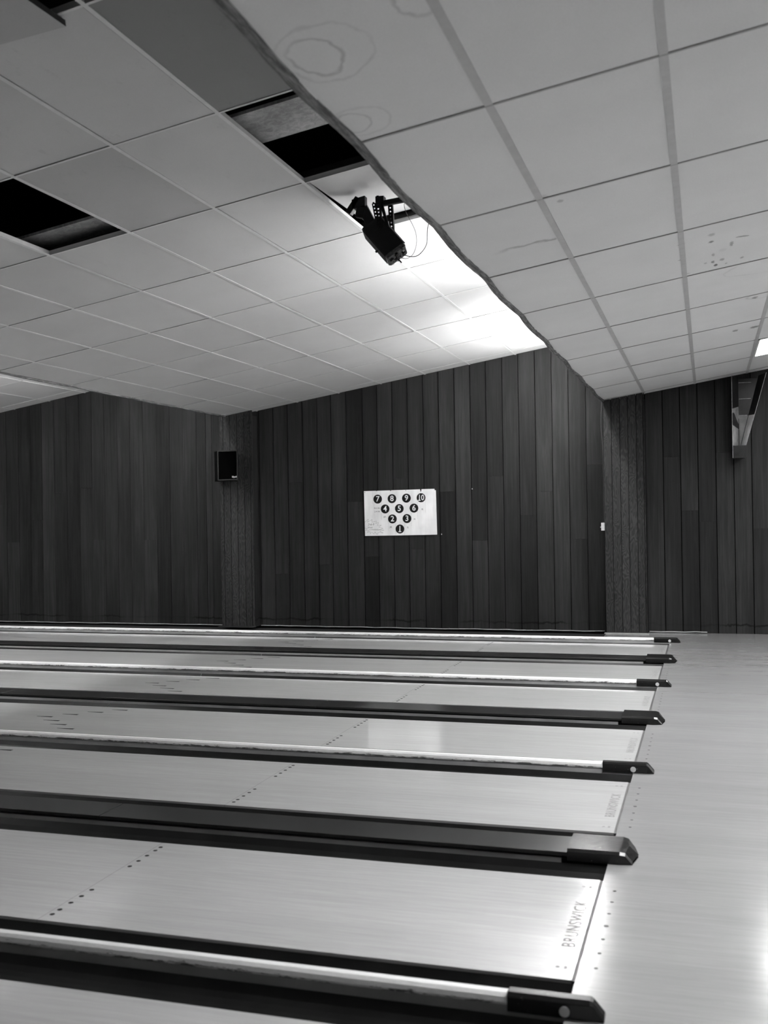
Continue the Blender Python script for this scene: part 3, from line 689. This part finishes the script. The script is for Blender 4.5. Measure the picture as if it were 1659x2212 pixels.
# ------------------------------------------------------------------ wedge shaped metal housing on the right of the wall
wd = thing('metal_chute', 'wedge shaped sheet metal chute high on the wall at the right edge', 'metal chute', (0.9, 14.6, 2.32))
yb, yf = 14.74, 14.45
def quad(bm, P, mi=0, th=0.003):
    P = [Vector(p) for p in P]; n = (P[1]-P[0]).cross(P[2]-P[0]).normalized()
    if n.y > 0: n = -n
    loft(bm, [P, [p-n*th for p in P]], mi=mi)
zt = cz(3, 0.82)-0.03; zt2 = cz(3, 1.28)-0.012; zs = 2.90; zb = 2.49
xl_ = 0.812; xr_ = lambda z: 0.972+(z-2.49)*(1.234-0.972)/(3.42-2.49)
xbl = 0.895; xbr = lambda z: 0.912+(z-2.49)*(1.15-0.912)/(3.42-2.49)
bm = nb(); quad(bm, [(xl_, yf, zb), (xbl, yb, zb), (xbl, yb, 2.72), (xl_, yf, 2.755)]); obj('left_panel', bm, M['steel'], wd)
bm = nb(); quad(bm, [(xl_, yf, 2.755), (xbl, yb, 2.72), (xbl, yb, 2.78), (xl_+0.02, yf+0.08, 2.92), (xl_, yf, 2.92)]); obj('left_panel', bm, M['steel_d'], wd)  # dark patch on the left panel, shadow put into the colour
bm = nb(); quad(bm, [(xbl, yb, 2.78), (xbl, yb, 3.02), (xl_, yf, 2.97), (xl_, yf, 2.92), (xl_+0.02, yf+0.08, 2.92)]); obj('left_panel', bm, M['steel'], wd)
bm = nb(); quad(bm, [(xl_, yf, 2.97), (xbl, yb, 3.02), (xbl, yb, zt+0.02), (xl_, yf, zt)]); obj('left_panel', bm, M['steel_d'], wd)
bm = nb(); quad(bm, [(xbl, yb, zb), (xbr(zb), yb, zb), (xbr(zs), yb, zs), (xbl, yb, zs)]); obj('back_panel', bm, M['steel_m'], wd)
bm = nb(); quad(bm, [(xbl, yb, zs+.004), (xbr(zs), yb, zs+.004), (xbr(3.39), yb, 3.39), (xbl, yb, 3.39)]); obj('back_panel', bm, M['steel_d'], wd)  # upper panel darkened in colour where the lip's shadow falls
bm = nb(); quad(bm, [(xbr(zb), yb, zb), (xr_(zb), yf, zb), (xr_(2.885), yf, 2.885), (xbr(zs), yb, zs)]); obj('right_panel', bm, M['steel_l'], wd)
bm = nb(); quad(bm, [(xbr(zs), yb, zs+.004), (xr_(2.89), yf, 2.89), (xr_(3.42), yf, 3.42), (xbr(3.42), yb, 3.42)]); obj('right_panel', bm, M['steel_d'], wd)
bm = nb()
for (xa, za), (xb, zb_), w_ in (((xbr(zb)+0.006, zb), (xbr(zs)+0.006, zs), 0.009), ((xbl, zb), (xbl, 2.86), 0.004)):
    loft(bm, [[(xa-w_, yb-0.012, za), (xa+w_, yb-0.012, za), (xa+w_, yb-0.004, za), (xa-w_, yb-0.004, za)], [(xb-w_, yb-0.012, zb_), (xb+w_, yb-0.012, zb_), (xb+w_, yb-0.004, zb_), (xb-w_, yb-0.004, zb_)]])
obj('seam', bm, M['black'], wd)
bm = nb(); loft(bm, [[(xl_, yf, 2.325), (0.965, yf, 2.325), (0.93, yb, 2.325), (xl_, yb, 2.325)], [(xl_, yf, 2.486), (0.972, yf, 2.486), (0.95, yb, 2.486), (xl_, yb, 2.486)]]); obj('lower_box', bm, M['steel_d'], wd)
bm = nb()
for z, a, b in ((3.335, 0.90, 1.06), (3.12, 0.90, 1.05), (2.902, 0.90, 1.0), (2.486, 0.90, 0.955)): box(bm, a, b, yb-0.012, yb-0.004, z-0.003, z+0.003)
tube(bm, [(xl_-0.006, yf, 2.33), (xl_-0.006, yf, zt)], 0.003, 6); tube(bm, [(xr_(2.49), yf, 2.49), (xr_(3.42), yf, 3.42)], 0.003, 6)
obj('edge_strip', bm, M['grey_edge'], wd)

# ------------------------------------------------------------------ projector hanging from the opened cell
pj = thing('ceiling_projector', 'black box projector on perforated brackets hanging from the opened ceiling tile', 'projector', (-1.72, 7.2, 3.95))
L = Vector((0.64, -0.17, -0.75)).normalized(); W_ = Vector((0.80, 0.25, 0.50)); W_ = (W_-L*W_.dot(L)).normalized(); D_ = L.cross(W_).normalized()
C0 = Vector((-1.700, 7.2, 3.615))
bm = nb(); hw, hl, hd = 0.084, 0.163, 0.058
def sec(o, s=1.0, c=0.009):
    w2, d2 = hw*s, hd*s; pr = [(-w2+c, -d2), (w2-c, -d2), (w2, -d2+c), (w2, d2-c), (w2-c, d2), (-w2+c, d2), (-w2, d2-c), (-w2, -d2+c)]
    return [C0+L*o+W_*a+D_*b for a, b in pr]
loft(bm, [sec(-hl, 0.92), sec(-hl+0.02), sec(hl-0.035), sec(hl-0.03, 0.98)]); obj('body', bm, M['black'], pj)
bm = nb(); loft(bm, [sec(hl-0.0295, 0.97), sec(hl-0.008, 0.97), sec(hl, 0.9)])
end = obj('end_plate', bm, M['black_gloss'], pj)
for a, b, r in ((-0.05, 0.0, 0.016), (0.052, -0.015, 0.014), (0.0, 0.02, 0.010), (0.05, 0.028, 0.007), (-0.055, -0.035, 0.006), (-0.02, -0.03, 0.008), (0.02, -0.035, 0.007)):
    bm = nb(); p = C0+L*(hl-0.002)+W_*a+D_*b; tube(bm, [p, p+L*0.014], r, 12); obj('knob', bm, M['black_gloss'] if r > 0.009 else M['grey_edge'], end)
bm = nb(); p = C0+L*(hl-0.002)-W_*0.005; obox(bm, p+L*0.006, L*0.008, W_*0.008, D_*hd*0.8); tube(bm, [p-D_*0.03, p-D_*0.03+L*0.045], 0.005, 8); obj('lens_bar', bm, M['black'], end)
bm = nb(); obox(bm, C0+W_*(hw+0.002)+D_*(hd-0.006)+L*0.005, L*hl*0.86, W_*0.0035, D_*0.004); obj('trim_strip', bm, M['grey_edge'], pj)
bm = nb(); p = C0-W_*hw+L*0.03; tube(bm, [p, p-W_*0.018], 0.008, 8); obj('side_knob', bm, M['black'], pj)
# mount
bm = nb(); obox(bm, (-1.838, 7.2, 3.827), Vector((0.052, 0, -0.102)), Vector((0.030, 0.01, 0.016)), Vector((0, 0.02, 0))); obj('arm', bm, M['black'], pj, bevel=0.003)
bm = nb(); obox(bm, (-1.925, 7.19, 3.885), Vector((0.040, 0, 0.052)), Vector((0.018, 0, -0.012)), Vector((0, 0.03, 0))); obox(bm, (-1.882, 7.19, 3.90), Vector((0.05, 0, 0.01)), Vector((0, 0, 0.035)), Vector((0, 0.03, 0)))
obox(bm, (-1.873, 7.19, 3.83), Vector((0.03, 0, -0.008)), Vector((0.008, 0, 0.036)), Vector((0, 0.025, 0))); obj('clamp', bm, M['black'], pj, bevel=0.004)
def perf(a, b, w_, n, y):
    a = Vector((a[0], y, a[1])); b = Vector((b[0], y, b[1])); d = (b-a); Ln = d.length; d.normalize(); s = Vector((-d.z, 0, d.x)); bm = nb(); m = (a+b)/2; T = Vector((0, 0.002, 0))
    for sg in (-1, 1): obox(bm, m+s*sg*w_*0.33, d*Ln/2, s*w_*0.17, T)
    for i in range(n+1): obox(bm, a+d*(Ln*i/n), d*(Ln/n*0.30), s*w_*0.25, T)
    # folded flange of the angle bar
    obox(bm, m+s*w_*0.5+Vector((0, 0.012, 0)), d*Ln/2, s*0.0015, Vector((0, 0.012, 0)))
    obj('perforated_bar', bm, M['black'], pj)
perf((-1.735, 3.925), (-1.725, 3.70), 0.034, 9, 7.16); perf((-1.668, 3.90), (-1.655, 3.66), 0.032, 9, 7.24)
perf((-1.785, 3.90), (-1.750, 3.72), 0.026, 7, 7.22)
bm = nb(); obox(bm, (-1.69, 7.18, 3.79), Vector((0.022, 0, -0.085)), Vector((0.010, 0, 0.003)), Vector((0, 0.004, 0))); obox(bm, (-1.77, 7.2, 3.72), Vector((0.05, 0, -0.01)), Vector((0, 0, 0.03)), Vector((0, 0.02, 0))); obj('brace', bm, M['black'], pj)
bm = nb(); obox(bm, (-1.60, 7.2, 3.893), Vector((0.150, 0, 0.012)), Vector((0, 0, 0.017)), Vector((0, 0.018, 0))); obox(bm, (-1.725, 7.2, 3.91), Vector((0.03, 0, 0)), Vector((0, 0, 0.022)), Vector((0, 0.03, 0))); obj('cross_bar', bm, M['black'], pj)
bm = nb(); tube(bm, catmull([(-1.40, 7.2, 3.99), (-1.50, 7.2, 3.93), (-1.547, 7.2, 3.874), (-1.545, 7.2, 3.827), (-1.522, 7.2, 3.772), (-1.492, 7.2, 3.713), (-1.469, 7.2, 3.652), (-1.464, 7.2, 3.579), (-1.489, 7.2, 3.506), (-1.533, 7.18, 3.471), (-1.575, 7.15, 3.478)], 6), 0.0022, 6); obj('cord', bm, M['cable_l'], pj, smooth=True)
bm = nb(); tube(bm, catmull([(-1.30, 7.2, 3.90), (-1.345, 7.2, 3.78), (-1.366, 7.2, 3.728), (-1.38, 7.2, 3.686), (-1.385, 7.2, 3.638), (-1.389, 7.2, 3.573), (-1.414, 7.2, 3.526), (-1.458, 7.2, 3.49), (-1.506, 7.19, 3.485), (-1.557, 7.16, 3.496)], 6), 0.0030, 6); obj('cord', bm, M['black'], pj, smooth=True)
